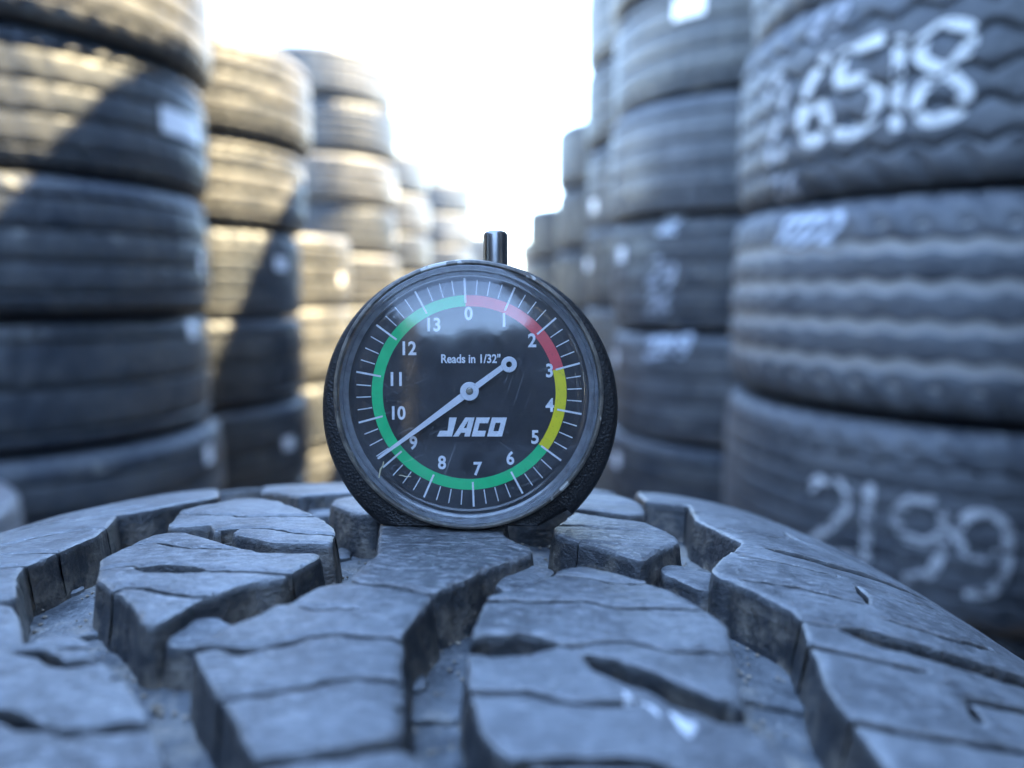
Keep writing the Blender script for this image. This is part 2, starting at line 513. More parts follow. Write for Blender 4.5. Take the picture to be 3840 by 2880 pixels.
BLOCKS = {
 'L1': [(-55.3,37.3),(-50.0,42.7),(-46.8,49.8),(-44.8,54.0),(-44.6,57.8),(-52,75),(-60,92),(-140,96),(-140,39.5),(-110,34.5),(-75,31.8),(-62,33.2)],
 'L2': [(-55.2,35.8),(-50.2,23.1),(-48.8,18.6),(-49.5,7.9),(-50.4,1.5),(-49.5,-1.0),(-42.6,-11.1),(-70,-11.4),(-140,-9),(-140,36.5),(-110,31.5),(-75,29.2),(-62,31)],
 'L4': [(-72,-13.4),(-43.8,-12.9),(-41.4,-13.7),(-37.3,-17.8),(-31.8,-24.9),(-29.7,-22.0),(-27.4,-21.9),(-23.6,-24.9),(-20.7,-28.4),(-16.9,-30.7),(-14.8,-32.7),(-8.8,-39.2),(-5.7,-43.0),(-3.8,-46.0),(-3,-57),(-30,-60),(-140,-58),(-140,-11)],
 'MA': [(-38.5,23.2),(-39.5,26.0),(-43.2,38.0),(-42.4,40.7),(-38.9,46.5),(-37.7,50.0),(-35.1,51.4),(-31.5,50.0),(-25.5,45.4),(-23.7,41.9),(-18.9,36.7),(-14.2,30.6),(-10.9,26.1),(-7.7,20.9),(-6.4,18.0),(-5.4,13.6),(-4.8,11.1),(-14.5,11.2),(-23.8,16.7),(-24.2,19.7),(-26.3,19.2),(-27.5,18.0),(-30.8,23.5),(-33.0,22.9)],
 'MB': [(-39.0,3.1),(-39.4,5.0),(-38.8,9.9),(-38.5,13.9),(-37.8,17.0),(-35.8,18.3),(-32.9,18.0),(-29.8,15.7),(-25.9,13.1),(-21.8,9.9),(-18.6,7.9),(-16.2,7.0),(-14.8,6.0),(-7.9,5.9),(-5.5,5.7),(-4.8,4.8),(-5.2,2.8),(-6.0,-.3),(-7.3,-5.3),(-11.0,-6.5),(-14.2,-10.3),(-16.3,-13.4),(-17.4,-17.6),(-18.1,-20.4),(-19.7,-19.6),(-25.9,-12.4),(-29.4,-9.9),(-34.6,-4.9)],
 'MC': [(-11.1,-24.7),(-10.0,-23.4),(-9.8,-21.7),(-8.9,-20.3),(-6.6,-17.6),(-5.4,-15.1),(-4.4,-13.8),(-3.3,-13.6),(-2.9,-11.8),(-1.7,-8.8),(.3,-7.1),(2.6,-6.3),(6.0,-7.5),(11.8,-8.9),(13.6,-9.4),(14.9,-10.9),(13.7,-15.7),(12.8,-21.4),(13.5,-24.2),(14.3,-28.9),(15.1,-31.8),(15.8,-35.9),(16.5,-40.0),(13.8,-40.8),(11.3,-42.0),(9.1,-42.4),(5.8,-43.3),(3.3,-43.6),(2.8,-43.0),(-1.1,-37.6),(-3.5,-35.0),(-9.9,-27.0)],
 'MD': [(4.6,-45.6),(6.2,-45.0),(9.5,-44.2),(11.6,-43.8),(14.1,-42.8),(16.0,-42.2),(17.6,-42.4),(18.8,-43.4),(19.8,-44.8),(22.3,-50),(23,-58),(10,-60)],
 'D': [(-.1,26),(.9,20.7),(2.2,13.5),(3.8,6.1),(2.8,.1),(2.4,-4.3),(2.9,-5.4),(5.3,-6.2),(7.2,-5.8),(11.4,-7.2),(12.8,-8.2),(14.9,-8.6),(16.7,-6.3),(19.1,-3.1),(20.6,.3),(22.7,2.8),(25.2,5.1),(27.1,7.9),(27.8,9.8),(27.1,12.1),(24.7,15.1),(22.4,19.2),(22.7,28),(21,38),(2,38.5)],
 'E': [(31.2,24.9),(32.5,29.3),(35.3,39.0),(38.2,37.3),(42.0,35.8),(46.6,35.0),(48.9,34.5),(51.2,29.2),(52.5,25.7),(52.8,21.1),(50.4,17.6),(48.4,14.6),(46.6,10.9),(45.0,8.6),(44.1,9.2),(41.6,11.5),(39.3,14.1),(36.2,16.2),(33.2,18.8),(31.5,21.2)],
 'F': [(20,48),(19,62),(21,73),(35.8,72.5),(46.2,73.5),(49.0,63.7),(50.4,56.6),(49.6,43.4),(47.0,41.4),(42.0,42.4),(36.1,44.2),(27,45)],
 'G': [(20,80),(38,78),(47,80),(44,90),(36,106),(18,106)],
 'N': [(-49,98),(-37.4,65.4),(-24.3,53.8),(-18.8,57),(-14.6,57.8),(-8,62),(-10,104),(-30,108)],
 'P': [(-13.8,41.4),(-14.9,47.0),(-12.4,51.4),(-4.2,53),(-.8,52),(-.8,40),(-2.0,31.5),(-4.7,31.5),(-6.7,32.6),(-9.7,36.0)],
 'Q': [(-3,60),(14,56),(15,96),(-4,104)],
 'RS': [(54,99),(52.6,79.6),(52.0,64.0),(60.8,62.8),(61.5,62.3),(59.2,41.1),(64.4,24.8),(61.6,18.5),(59.0,14.7),(55.3,6.7),(55.6,3.7),(57.8,2.6),(58.1,1.1),(60.9,-2.9),(63.4,-6.9),(64.0,-9.2),(63.2,-12.7),(62.5,-16.6),(62.7,-18.3),(61.8,-23.8),(61.3,-27.5),(61.7,-30.5),(61.8,-32.1),(62.5,-39.9),(63.3,-44.4),(63,-58),(140,-58),(140,99)],
 'H': [(22.4,-8.8),(25.4,-6.9),(26.9,-5.8),(31.1,-.5),(32.2,1.8),(34.8,3.8),(36.6,3.6),(40.4,1.8),(44.0,-.3),(44.9,-1.9),(46.2,-2.6),(48.3,-4.7),(50.0,-7.6),(51.7,-10.5),(52.6,-12.5),(53.1,-13.6),(52.6,-17.9),(52.3,-21.1),(51.9,-24.4),(51.2,-29.1),(50.4,-34.8),(51.6,-36.0),(52.7,-38.1),(53.0,-41.2),(52.8,-57),(34,-58),(30.5,-44.5),(28.2,-42.8),(26.3,-41.8),(24.9,-40.3),(24.0,-38.7),(23.0,-34.6),(22.2,-31.6),(21.5,-26.8),(21.3,-21.5),(21.4,-19.5),(21.7,-16.0),(22.0,-12.0)],
}
SLOTS = {
 'L1': [(.5,[(-52,44),(-62,44),(-75,42),(-100,44),(-141,50)]),(.6,[(-50,60),(-66,62),(-90,60),(-141,66)])],
 'L2': [(.5,[(-120,6.5),(-75,6.8),(-59.6,7.7),(-54.8,8.5),(-49.0,8.2)]),(.5,[(-110,0),(-70,.6),(-54.9,1.5),(-52.7,1.8),(-49.8,1.9)]),(.7,[(-100,13),(-72,13.2),(-63.9,14.1),(-61.3,17.6),(-58.7,19.9),(-55.6,22.3),(-49.8,23.5)])],
 'L4': [(1.0,[(-31.9,-26.4),(-30.6,-26.0),(-28.4,-26.5),(-24.5,-29.2),(-22.4,-29.0),(-20.0,-28.8)]),(1.3,[(-70,-35),(-40,-36),(-25.5,-38.0),(-23.6,-38.6),(-21.4,-39.8),(-19.6,-40.5),(-17.3,-40.7)]),(2.0,[(-17.5,-41.1),(-15.1,-41.4),(-13.3,-40.9)]),(1.0,[(-13.9,-40.8),(-11.0,-40.3),(-7.4,-39.9)]),(.8,[(-17.0,-31.9),(-15.6,-31.5)]),(.5,[(-27.5,-25.3),(-25.3,-25.2),(-22.6,-25.7)])],
 'MA': [(.8,[(-43.5,34.4),(-36.0,32.7),(-29.6,30.6),(-26.4,28.5),(-24.5,29.5),(-19.5,29.5),(-12.4,29.0)]),(.6,[(-27.5,19.0),(-22.3,20.0),(-18.1,19.9),(-13.6,17.0),(-10.2,16.1),(-8.5,16.3),(-5.2,15.2)]),(1.6,[(-28,29.2),(-25.2,29.0)])],
 'MB': [(.5,[(-37.6,-1.6),(-35.1,-.3),(-33.1,.5),(-31.2,-.2)]),(2.6,[(-31.6,-.6),(-26.5,-1.2),(-22.8,-1.7),(-19.8,-2.4)]),(.7,[(-20.3,-2.3),(-15.9,-2.6),(-12.6,-2.8),(-7.7,-3.9),(-5.8,-3.4)]),(1.3,[(-30.2,-11.2),(-29.1,-9.8),(-28.5,-8.5)]),(.6,[(-28.8,-8.6),(-25.8,-8.8),(-21.4,-10.5),(-17.5,-11.6),(-15.2,-11.4)]),(.5,[(-39.2,10.6),(-34.3,12.2),(-30.4,9.6),(-27.1,8.2),(-23.2,8.0),(-18.9,7.5)])],
 'MC': [(1.0,[(-11.7,-26.2),(-9.5,-25.1),(-7.3,-24.9)]),(1.8,[(-7.8,-24.9),(-5.5,-25.9),(-4.0,-25.9),(-2.5,-25.0)]),(1.2,[(-2.9,-25.1),(-.0,-24.2),(2.1,-22.4)]),(1.8,[(1.8,-22.5),(5.0,-21.6)]),(.6,[(4.7,-21.5),(5.7,-21.8),(9.4,-22.1),(12.0,-21.9),(13.8,-23.4)]),(.55,[(-4.2,-35.8),(-1.0,-34.8),(2.4,-34.0),(5.3,-32.7),(8.2,-31.0),(13.4,-30.9),(15.6,-32.0)]),(.4,[(-2.1,-13.9),(-.0,-15.3),(2.8,-14.9),(6.2,-14.8)]),(.8,[(15.0,-35.3),(16.6,-36.6)])],
 'D': [(.4,[(24.2,12.0),(26.3,10.5),(28.6,9.8)])],
 'E': [(.5,[(31.2,26.3),(36.2,27.5),(40.5,25.9),(46.3,26.6),(52.1,27.0)]),(.4,[(35.4,16.9),(39.9,16.7),(42.7,15.7),(44.4,15.9),(48.4,15.8)])],
 'F': [(.6,[(24,56),(34,57),(42,55.5),(50.5,56)])],
 'N': [(.6,[(-42,80),(-30,78),(-14,80)])],
 'H': [(3.6,[(20.0,-23.8),(24.5,-22.5),(27.2,-22.0),(31.7,-21.4)]),(1.2,[(31.4,-21.9),(33.4,-22.0),(35.6,-21.1)]),(2.9,[(34.7,-23.7),(38.1,-26.6),(41.7,-28.4),(45.1,-31.0),(48.2,-32.7),(52.4,-33.4)]),(.5,[(35.2,-20.9),(40.7,-19.8),(43.7,-21.1),(45.6,-21.5),(48.9,-21.0),(53.4,-20.4)]),(.6,[(21.6,-32.3),(23.9,-32.6),(25.6,-32.0),(28.5,-31.8),(30.6,-32.7),(32.6,-33.4),(35.8,-33.2),(40.0,-32.5)]),(.6,[(21.0,-11.0),(25.6,-10.3),(29.1,-10.6),(32.1,-9.6),(35.4,-9.1),(39.4,-10.6),(44.0,-10.1),(47.5,-9.6),(52.2,-9.8)]),(.9,[(27.1,-43.1),(29.1,-42.7),(34.4,-42.2),(38.5,-41.6),(40.8,-42.1),(43.3,-43.7)]),(.45,[(30.6,-.7),(35.8,-.5),(40.1,-2.0),(45.0,-1.5)])],
 'RS': [(.45,[(63.6,23.2),(65.7,23.2),(68.1,22.8)]),(3.4,[(67.9,23.3),(72.9,22.4),(78.9,22.7),(87.5,25.3),(95.0,28.1),(106.4,35),(125,46),(141,54)]),(.7,[(61.0,17.1),(66.5,15.4),(71.9,14.7),(74.0,14.5),(77.7,15.4)]),(.7,[(58.8,3.1),(63.7,2.7),(68.8,2.9),(71.7,2.3),(77.0,2.5)]),(1.1,[(79.2,12.2),(78.6,8.1),(77.6,3.2)]),(.6,[(80.0,12.9),(83.1,13.7),(87.5,14.6),(94.0,17.9)]),(.7,[(64.2,35.1),(66.7,33.9),(69.5,34.0),(76.0,38.2)]),(.6,[(77.9,46.5),(77.6,42.1),(80.2,38.0),(84.7,37.5),(94.9,43.6),(110,52)]),(.45,[(63.2,-9.5),(65.3,-10.1),(69,-10.3)]),(4.2,[(68.6,-10.3),(71.8,-10.9),(77.0,-11.2),(83.3,-10.6),(89.3,-9.2),(95.4,-7.1),(112,0),(141,14)]),(.8,[(77.4,-2.3),(81.5,-1.9),(86.9,-1.2),(93.3,1.8)]),(1.6,[(88.9,-.2),(92.7,2.3),(96.8,5.3)]),(.8,[(61.8,-16.7),(65.9,-17.4),(70.0,-18.0),(73.0,-18.4),(76.4,-18.0)]),(1.0,[(78.2,-23.1),(80.6,-22.2),(83.9,-21.5),(90,-19),(104,-13)]),(.8,[(78.3,-23.5),(78.0,-25.5),(77.5,-27.8)]),(.8,[(60.8,-32.6),(63.1,-32.6),(64.4,-33.1),(68.9,-33.3),(75.5,-32.6),(81.4,-31.2)]),(.7,[(60,50),(70,51),(82,54),(100,62)]),(2.4,[(70,74),(84,76),(100,80),(141,95)])],
}
TIES = [(-2.6, [(-19.4,-15.2),(-17.6,-13.6),(-13.6,-12.6),(-10.4,-15.0),(-10.2,-17.6),(-11.5,-20.4),(-16.4,-20.4)]),
        (-3.0, [(49.2,17.2),(52.6,17.2),(57.5,14.2),(56.2,10.0),(54.8,5.6),(53.2,6.2),(48.6,11.6)]),
        (-3.2, [(-24.4,58),(-21,60),(-16,56),(-14,47),(-19.6,47)]),
        (-2.2, [(24.4,7.2),(28.0,9.6),(31.4,7.6),(29.6,2.0),(25.2,-3.4),(22.6,.6)])]
STEPS = [[(-53.1,10.5),(-53.6,13.1),(-52.8,16.2),(-51.5,15.1),(-47.6,12.4),(-47.6,9.9),(-50.4,8.8)],
         [(13.1,-22.1),(20.6,-22.1),(21.2,-26.1),(14.0,-27.0)], [(54.0,-15.6),(58.7,-13.7),(62.8,-15.8),(62.8,-19.7),(53.6,-18.0)],
         [(-40.2,-5.8),(-37.2,-5.9),(-37.3,-4.2),(-32.3,-5.0),(-31.5,-6.5),(-35.5,-7.7),(-37.9,-8.2)],
         [(-12.1,39.8),(-9.7,41.4),(-6.5,28.8),(-8.6,27.5)], [(13.0,-16.0),(15.3,-17.5),(15.7,-20.7),(13.1,-21.3)],
         [(-45,-20),(-40,-14),(-38,-9),(-42,-6)], [(16.5,-33),(21.5,-31.8),(22,-36),(17,-37.4)]]

near = empty('all_terrain_tyre', (-.025, .1103, 0), (0, 0, R(-3)))
tag(near, 'close-up worn grey all-terrain tyre with chunky tread blocks, carrying the round gauge', 'tyre')
CZ = (0, 0, TR * .001)

def add_near(name, me, mat):
    o = link(name, me, near, mat)
    o.location = CZ
    return o

def near_carcass():
    prof = []
    for u in np.linspace(-142, 142, 72): prof.append((u, TR - crown(u) - 10.0))
    right = [(150, 345), (154, 318), (152, 290), (146, 262), (136, 238), (122, 222), (112, 217), (108, 222), (118, 240), (132, 268), (138, 300), (132, 335), (118, 362), (90, 378), (0, 384)]
    left = [(-a, b) for a, b in right]
    p = left[::-1][0:] + prof + right
    p = left[::-1] + prof + right[:-1]
    n = 160
    v, f = [], []
    m = len(p)
    for i in range(n):
        a = 2 * math.pi * i / n
        for u, r in p:
            v.append((u * .001, r * math.sin(a) * .001, r * math.cos(a) * .001))
    for i in range(n):
        for j in range(m):
            k = (j + 1) % m
            i2 = (i + 1) % n
            f.append((i * m + j, i * m + k, i2 * m + k, i2 * m + j))
    me = mesh('carcass', v, f, 60)
    bm = bmesh.new(); bm.from_mesh(me); bmesh.ops.recalc_face_normals(bm, faces=bm.faces); bm.to_mesh(me); bm.free()
    add_near('carcass', me, M_SIDE)

def near_floor():
    us = np.arange(-139, 139.1, 1.15)
    ss = np.arange(-66, 112, 1.15)
    v, f = [], []
    for s in ss:
        for u in us:
            h = -8.3 + .28 * nz(u * .12, s * .12, 3) + .16 * nz(u * .5, s * .5, 5) + .25 * max(0, nz(u * .25, s * .9, 8))
            v.append(on_tyre(u, s, h))
    m = len(us)
    for i in range(len(ss) - 1):
        for j in range(m - 1):
            a = i * m + j
            f.append((a, a + 1, a + m + 1, a + m))
    add_near('groove_floor', mesh('groove_floor', v, f, 60), M_FLOOR)

def near_tread():
    for i, (k, ol) in enumerate(BLOCKS.items()):
        big = k in ('RS', 'L1', 'L2', 'L4')
        me = tread_block('tread_block', ol, SLOTS.get(k, ()), seed=i * 3 + 1, grid=1.7 if big else 1.2, step=.9 if big else .75, flake={'D': 1.0, 'MC': .55, 'E': .5, 'H': .3}.get(k, 0))
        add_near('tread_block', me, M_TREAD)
    for i, (h, ol) in enumerate(TIES):
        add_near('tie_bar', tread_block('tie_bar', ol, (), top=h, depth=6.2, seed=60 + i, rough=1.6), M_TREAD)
    for i, ol in enumerate(STEPS):
        add_near('rubber_flap', tread_block('rubber_flap', ol, (), top=-7.35, depth=1.6, seed=80 + i, rough=1.8, draft=.3), M_FLOOR)
    # the rest of the way round, out of the picture: five alike rows
    rows = [[(-140,-20),(-60,-20),(-52,-8),(-58,6),(-50,19),(-140,20)], [(-46,-20),(-26,-17),(-22,0),(-28,17),(-46,19),(-40,2)],
            [(-18,-19),(6,-16),(14,-2),(8,19),(-14,17),(-22,3)], [(20,-18),(46,-20),(50,-2),(44,18),(18,19),(24,0)],
            [(140,-20),(58,-20),(64,-4),(56,6),(62,20),(140,20)]]
    s0, s1 = 134.0, 2 * math.pi * TR - 84.0
    npit = 53
    for ri, ol in enumerate(rows):
        me = tread_block('tread_block', ol, (), seed=100 + ri, step=5, grid=14, rough=.6)
        me.materials.append(M_TREAD)
        for k in range(npit):
            if ri in (0, 4) and k % 1: continue
            o = add_near('tread_block', me, None)
            o.rotation_euler = (-(s0 + (s1 - s0) * (k + .5 * (ri % 2)) / npit) / TR, 0, 0)
    # crayon smear on the block in front
    for i, ol in enumerate(([(38.1,-31.0),(38.9,-30.6),(39.5,-31.8),(39.2,-32.3),(38.3,-32.1)],
                            [(39.7,-32.7),(40.7,-32.7),(41.7,-32.8),(42.2,-34.5),(41.7,-35.5),(40.6,-34.2)],
                            [(42.5,-34.0),(43.3,-33.9),(44.4,-34.8),(45.6,-35.3),(45.2,-36.5),(44.3,-38.2),(43.6,-37.1),(43.0,-35.6)])):
        add_near('crayon_smear', tread_block('crayon_smear', ol, (), top=.18, depth=1.0, step=.35, grid=.6, seed=130 + i, rough=1.5, draft=.1), M_CHALK4)

def near_grit():
    rr = random.Random(31)
    outl = [np.asarray(p, float) for p in BLOCKS.values()] + [np.asarray(p, float) for _, p in TIES]
    v, f = [], []
    n = 0
    while n < 650:
        p = np.array([[rr.uniform(-62, 68), rr.uniform(-48, 60)]])
        if any(inside(p, o)[0] for o in outl): continue
        d = min(np.hypot(*(o - p).T).min() for o in outl)
        if d > 4.5 and rr.random() < .7: continue
        n += 1
        sz = rr.uniform(.13, .40) * (2.0 if rr.random() < .06 else 1)
        b = len(v)
        u, s_ = p[0]
        pts = [(0, 0, 1), (1, .1, 0), (.2, 1, .1), (-1, .2, 0), (-.1, -1, .1), (.1, 0, -1)]
        for q in pts:
            v.append(on_tyre(u + q[0] * sz * rr.uniform(.7, 1.5), s_ + q[1] * sz * rr.uniform(.7, 1.5), -8.15 + sz * .5 + q[2] * sz * .7))
        f += [(b, b + 1, b + 2), (b, b + 2, b + 3), (b, b + 3, b + 4), (b, b + 4, b + 1), (b + 5, b + 2, b + 1), (b + 5, b + 3, b + 2), (b + 5, b + 4, b + 3), (b + 5, b + 1, b + 4)]
    o = add_near('grit', mesh('grit', v, f), M_GRIT)
    o['kind'] = 'stuff'

near_carcass()
near_grit()
near_floor()
near_tread()

# ------------------------------------------------------------------ the tread depth gauge (mm, face towards -Y)
TILT = 4.0
gc = Vector((-.00741, .1299, .8628))
upv = Vector((0, math.sin(R(TILT)), math.cos(R(TILT))))
gauge = empty('tread_depth_gauge', gc - upv * .0232, (-R(TILT), 0, 0))
tag(gauge, 'round black dial gauge with green, red and yellow ring standing on the near tyre', 'gauge')
GZ = 23.2                                # dial-circle centre above the gauge's base

def gadd(name, me, mat, parent=gauge, smooth=None):
    if smooth is not None:
        me.shade_smooth(); me.set_sharp_from_angle(angle=R(smooth))
    return link(name, me, parent, mat)

def gmm(v, f, name, sm=None):
    return mesh(name, [(x * .001, y * .001, (z + GZ) * .001) for x, y, z in v], f, sm)

def revolve(name, prof, n=160, closed=False, cx=0, cz=0, sm=35):
    v, f = [], []
    m = len(prof)
    for i in range(n):
        a = 2 * math.pi * i / n
        for r, y in prof: v.append((cx + r * math.cos(a), y, cz + r * math.sin(a)))
    for i in range(n):
        i2 = (i + 1) % n
        for j in range(m if closed else m - 1):
            k = (j + 1) % m
            f.append((i * m + j, i2 * m + j, i2 * m + k, i * m + k))
    me = gmm(v, f, name, None)
    bm = bmesh.new(); bm.from_mesh(me)
    bmesh.ops.remove_doubles(bm, verts=bm.verts, dist=1e-7)
    bmesh.ops.recalc_face_normals(bm, faces=bm.faces); bm.to_mesh(me); bm.free()
    me.shade_smooth(); me.set_sharp_from_angle(angle=R(sm))
    return me

def prism(name, polys, y0, th, sm=None):
    """flat plates in the dial plane: list of (x,z) polygons, front at y0"""
    v, f = [], []
    for k, p in enumerate(polys):
        ar = sum(p[i][0] * p[(i + 1) % len(p)][1] - p[(i + 1) % len(p)][0] * p[i][1] for i in range(len(p)))
        if ar < 0: p = p[::-1]
        b = len(v); n = len(p)
        yy = y0 - k * .0006
        v += [(x, yy, z) for x, z in p] + [(x, y0 + th, z) for x, z in p]
        f.append(tuple(range(b, b + n)))
        f.append(tuple(range(b + 2 * n - 1, b + n - 1, -1)))
        for i in range(n):
            j = (i + 1) % n
            f.append((b + j, b + i, b + n + i, b + n + j))
    return gmm(v, f, name, sm)

def build_gauge():
    # body: pebbled disc with a flat foot
    ol = []
    cxb, czb, rb = .1, -2.5, 25.9
    for i in range(180):
        a = 2 * math.pi * i / 180
        x, z = cxb + rb * math.cos(a), czb + rb * math.sin(a)
        if z < -23.2:
            z = -23.2
            x = max(-13.4, min(12.2, x))
        if z < -21.4 and x > 12.2: z = max(z, -23.2 + (x - 12.2) * .55)
        ol.append((x, z))
    rings = [(2.4, 3.2), (2.3, 1.2), (2.7, .5), (3.6, .05), (5, 0), (10, 0), (12.6, .5), (14.2, 1.7), (15, 3.8)]
    v, f = [], []
    n = len(ol)
    for y, ins in rings:
        for x, z in ol:
            dx, dz = x - cxb, z - czb
            k = max(.05, 1 - ins / rb)
            zz = czb + dz * k
            if z <= -23.19: zz = -23.2 + min(ins * .35, .9)
            v.append((cxb + dx * k, y, zz))
    for k in range(len(rings) - 1):
        for i in range(n):
            j = (i + 1) % n
            f.append((k * n + i, (k + 1) * n + i, (k + 1) * n + j, k * n + j))
    f.append(tuple(range(n))); f.append(tuple(range(len(rings) * n - 1, (len(rings) - 1) * n - 1, -1)))
    me = gmm(v, f, 'body', None)
    bm = bmesh.new(); bm.from_mesh(me); bmesh.ops.recalc_face_normals(bm, faces=bm.faces); bm.to_mesh(me); bm.free()
    gadd('body', me, M_BODY, smooth=40)
    gadd('bezel', revolve('bezel', [(23.1, 4.0), (23.1, .5), (23.0, .1), (22.8, -.15), (22.5, -.25), (22.35, -.15), (22.3, 4.0)], closed=True), M_BEZEL)
    # domed clear lens with its stepped rim
    outp = [(22.35, .1), (22.25, -.4), (21.9, -.85), (21.2, -1.1), (20.7, -1.1), (20.35, -.9), (20.0, -1.0), (19.75, -1.2)]
    for k in range(1, 15):
        r = 19.75 * (1 - k / 14)
        outp.append((max(r, 0.0), -1.2 - 2.3 * (1 - (r / 19.75) ** 2)))
    inp = [(max(0, r - (.9 if r > 19 else .3)) if r > .2 else 0.0, y + .9) for r, y in outp[::-1]]
    gadd('lens', revolve('lens', outp + inp, n=128, closed=True, sm=30), M_LENS)
    gadd('dial', revolve('dial', [(0.0, 2.05), (10, 2.05), (21.3, 2.05), (21.3, 2.6)], n=128), M_DIAL)
    gadd('dial_surround', revolve('dial_surround', [(22.25, 2.2), (20.75, 2.0), (20.7, 1.5), (21.0, 1.3), (21.6, 1.25), (21.7, 1.0), (22.25, .9)], n=128), M_WALL)
    A0, ST = -2.2, 360 / 14.0
    def pol(u, r): a = R(A0 + u * ST); return (r * math.sin(a), r * math.cos(a) + .35)
    def arc(u0, u1, r0, r1):
        n = max(4, int((u1 - u0) * 10)); P = []
        for i in range(n):
            a, b = u0 + (u1 - u0) * i / n, u0 + (u1 - u0) * (i + 1) / n
            P.append([pol(a, r0), pol(b, r0), pol(b, r1), pol(a, r1)])
        return P
    def band(name, u0, u1, mat):
        n = int((u1 - u0) * 12)
        v, f = [], []
        for i in range(n + 1):
            u = u0 + (u1 - u0) * i / n
            for r in (14.95, 16.85):
                x, z = pol(u, r); v.append((x, 2.02, z))
        for i in range(n): f.append((2 * i, 2 * i + 2, 2 * i + 3, 2 * i + 1))
        me = gmm(v, f, name)
        gadd(name, me, mat)
    band('red_band', 0, 3, M_RED); band('yellow_band', 3, 5, M_YEL); band('green_band', 5, 14, M_GREEN)
    P = []
    for k in range(56):
        u = k / 4.0
        maj = k % 4 == 0
        r0, r1, w = (15.5, 19.8, .16) if maj else (17.0, 19.5, .085)
        a = R(A0 + u * ST)
        tx, tz = math.cos(a) * w, -math.sin(a) * w
        x0, z0 = pol(u, r0); x1, z1 = pol(u, r1)
        P.append([(x0 - tx, z0 - tz), (x0 + tx, z0 + tz), (x1 + tx, z1 + tz), (x1 - tx, z1 - tz)])
    gadd('tick_marks', prism('tick_marks', P, 2.0, .01), M_WHITE)
    def text(body, x, z, size, sx=1.0, off=0.0, name='numeral'):
        cu = bpy.data.curves.new('text', 'FONT')
        cu.body = body; cu.size = 1.0; cu.align_x = 'CENTER'; cu.align_y = 'CENTER'
        cu.offset = off; cu.resolution_u = 4
        ob = bpy.data.objects.new('text', cu); COL.objects.link(ob)
        dg = bpy.context.evaluated_depsgraph_get()
        me = bpy.data.meshes.new_from_object(ob.evaluated_get(dg))
        bpy.data.objects.remove(ob); bpy.data.curves.remove(cu)
        me.materials.clear()
        xs = [q.co.x for q in me.vertices]; ys = [q.co.y for q in me.vertices]
        cx, cy = (min(xs) + max(xs)) / 2, (min(ys) + max(ys)) / 2
        k = size / (max(ys) - min(ys))
        for q in me.vertices:
            q.co = ((x + (q.co.x - cx) * k * sx) * .001, .00199, (z + (q.co.y - cy) * k + GZ) * .001)
        gadd(name, me, M_WHITE)
    pos = {0: (827,487), 1: (1006,520), 2: (1148,622), 3: (1236,775), 4: (1238,950), 5: (1163,1113), 6: (1038,1220), 7: (872,1275),
           8: (690,1243), 9: (545,1143), 10: (472,990), 11: (460,818), 12: (528,662), 13: (652,543)}
    for kx, (a, b) in pos.items():
        text(str(kx), (a - 829) / 29.9 * 1.02, (902 - b) / 29.9 * 1.02 - .1, 2.4, .9, .026)
    text('Reads in 1/32"', .3, 6.3, 1.6, .86, .024, 'reads_in_lettering')
    # slanted block letters
    L = {'J': [[(.5,1),(1,1),(1,0),(.66,0)],[(0,0),(.72,0),(.68,.3),(.1,.3)]] ,
         'A': [[(-.05,0),(.3,0),(.72,1),(.42,1)],[(.66,0),(1.0,0),(1.0,1),(.66,1)],[(.25,.2),(.7,.2),(.7,.44),(.33,.44)]],
         'C': [[(0,0),(.34,0),(.34,1),(0,1)],[(.3,.7),(.95,.7),(1,1),(.3,1)],[(.3,0),(.95,0),(.95,.3),(.3,.3)]],
         'O': [[(0,0),(.33,0),(.33,1),(0,1)],[(.67,0),(1,0),(1,1),(.67,1)],[(.3,.72),(.7,.72),(.7,1),(.3,1)],[(.3,0),(.7,0),(.7,.28),(.3,.28)]]}
    x = -5.6
    for ch, w in zip('JACO', (2.6, 2.75, 2.35, 2.6)):
        h, sl = 3.3, .85
        P = [[(x + a * w + b * sl, -7.2 + b * h) for a, b in q] for q in L[ch]]
        gadd('brand_letter', prism('brand_letter', P, 2.0, .01), M_WHITE)
        x += w + .33
    # needle: tapered pointer, hub ring, tail with an eye
    hub = (.13, .7)
    tip = (-15.7, -10.9); eye = (6.9, 5.3)
    d = Vector((tip[0] - hub[0], tip[1] - hub[1])).normalized(); nn = Vector((-d.y, d.x))
    def q(c, t, w): return (c[0] + d.x * t + nn.x * w, c[1] + d.y * t + nn.y * w)
    Ln = math.hypot(tip[0] - hub[0], tip[1] - hub[1]); Le = -math.hypot(eye[0] - hub[0], eye[1] - hub[1])
    ptr = [q(hub, 1.3, .62), q(hub, Ln - .3, .22), q(hub, Ln, .12), q(hub, Ln, -.12), q(hub, Ln - .3, -.22), q(hub, 1.3, -.62)]
    tail = [q(hub, -1.3, .5), q(hub, Le + 1.0, .45), q(hub, Le + 1.0, -.45), q(hub, -1.3, -.5)]
    nd = gadd('needle', prism('needle', [ptr, tail], .75, .22), M_NEEDLE)
    for c, ro, ri in ((hub, 1.6, .62), (eye, 1.35, .5)):
        gadd('needle_ring', revolve('needle_ring', [(ro, .98), (ro, .70), (ro - .08, .62), (ri + .06, .62), (ri, .70), (ri, .98)], n=40, closed=True, cx=c[0], cz=c[1]), M_NEEDLE, nd)
    gadd('pivot_pin', revolve('pivot_pin', [(0.0, .45), (.4, .47), (.55, .6), (.55, 2.0)], n=24, cx=hub[0], cz=hub[1]), M_BRASS, nd)
    # plunger
    v, f = [], []
    n = 48; prof = [(2.2, 20), (2.2, 28.3), (2.12, 28.65), (1.85, 28.95), (1.1, 29.2), (0.02, 29.3)]
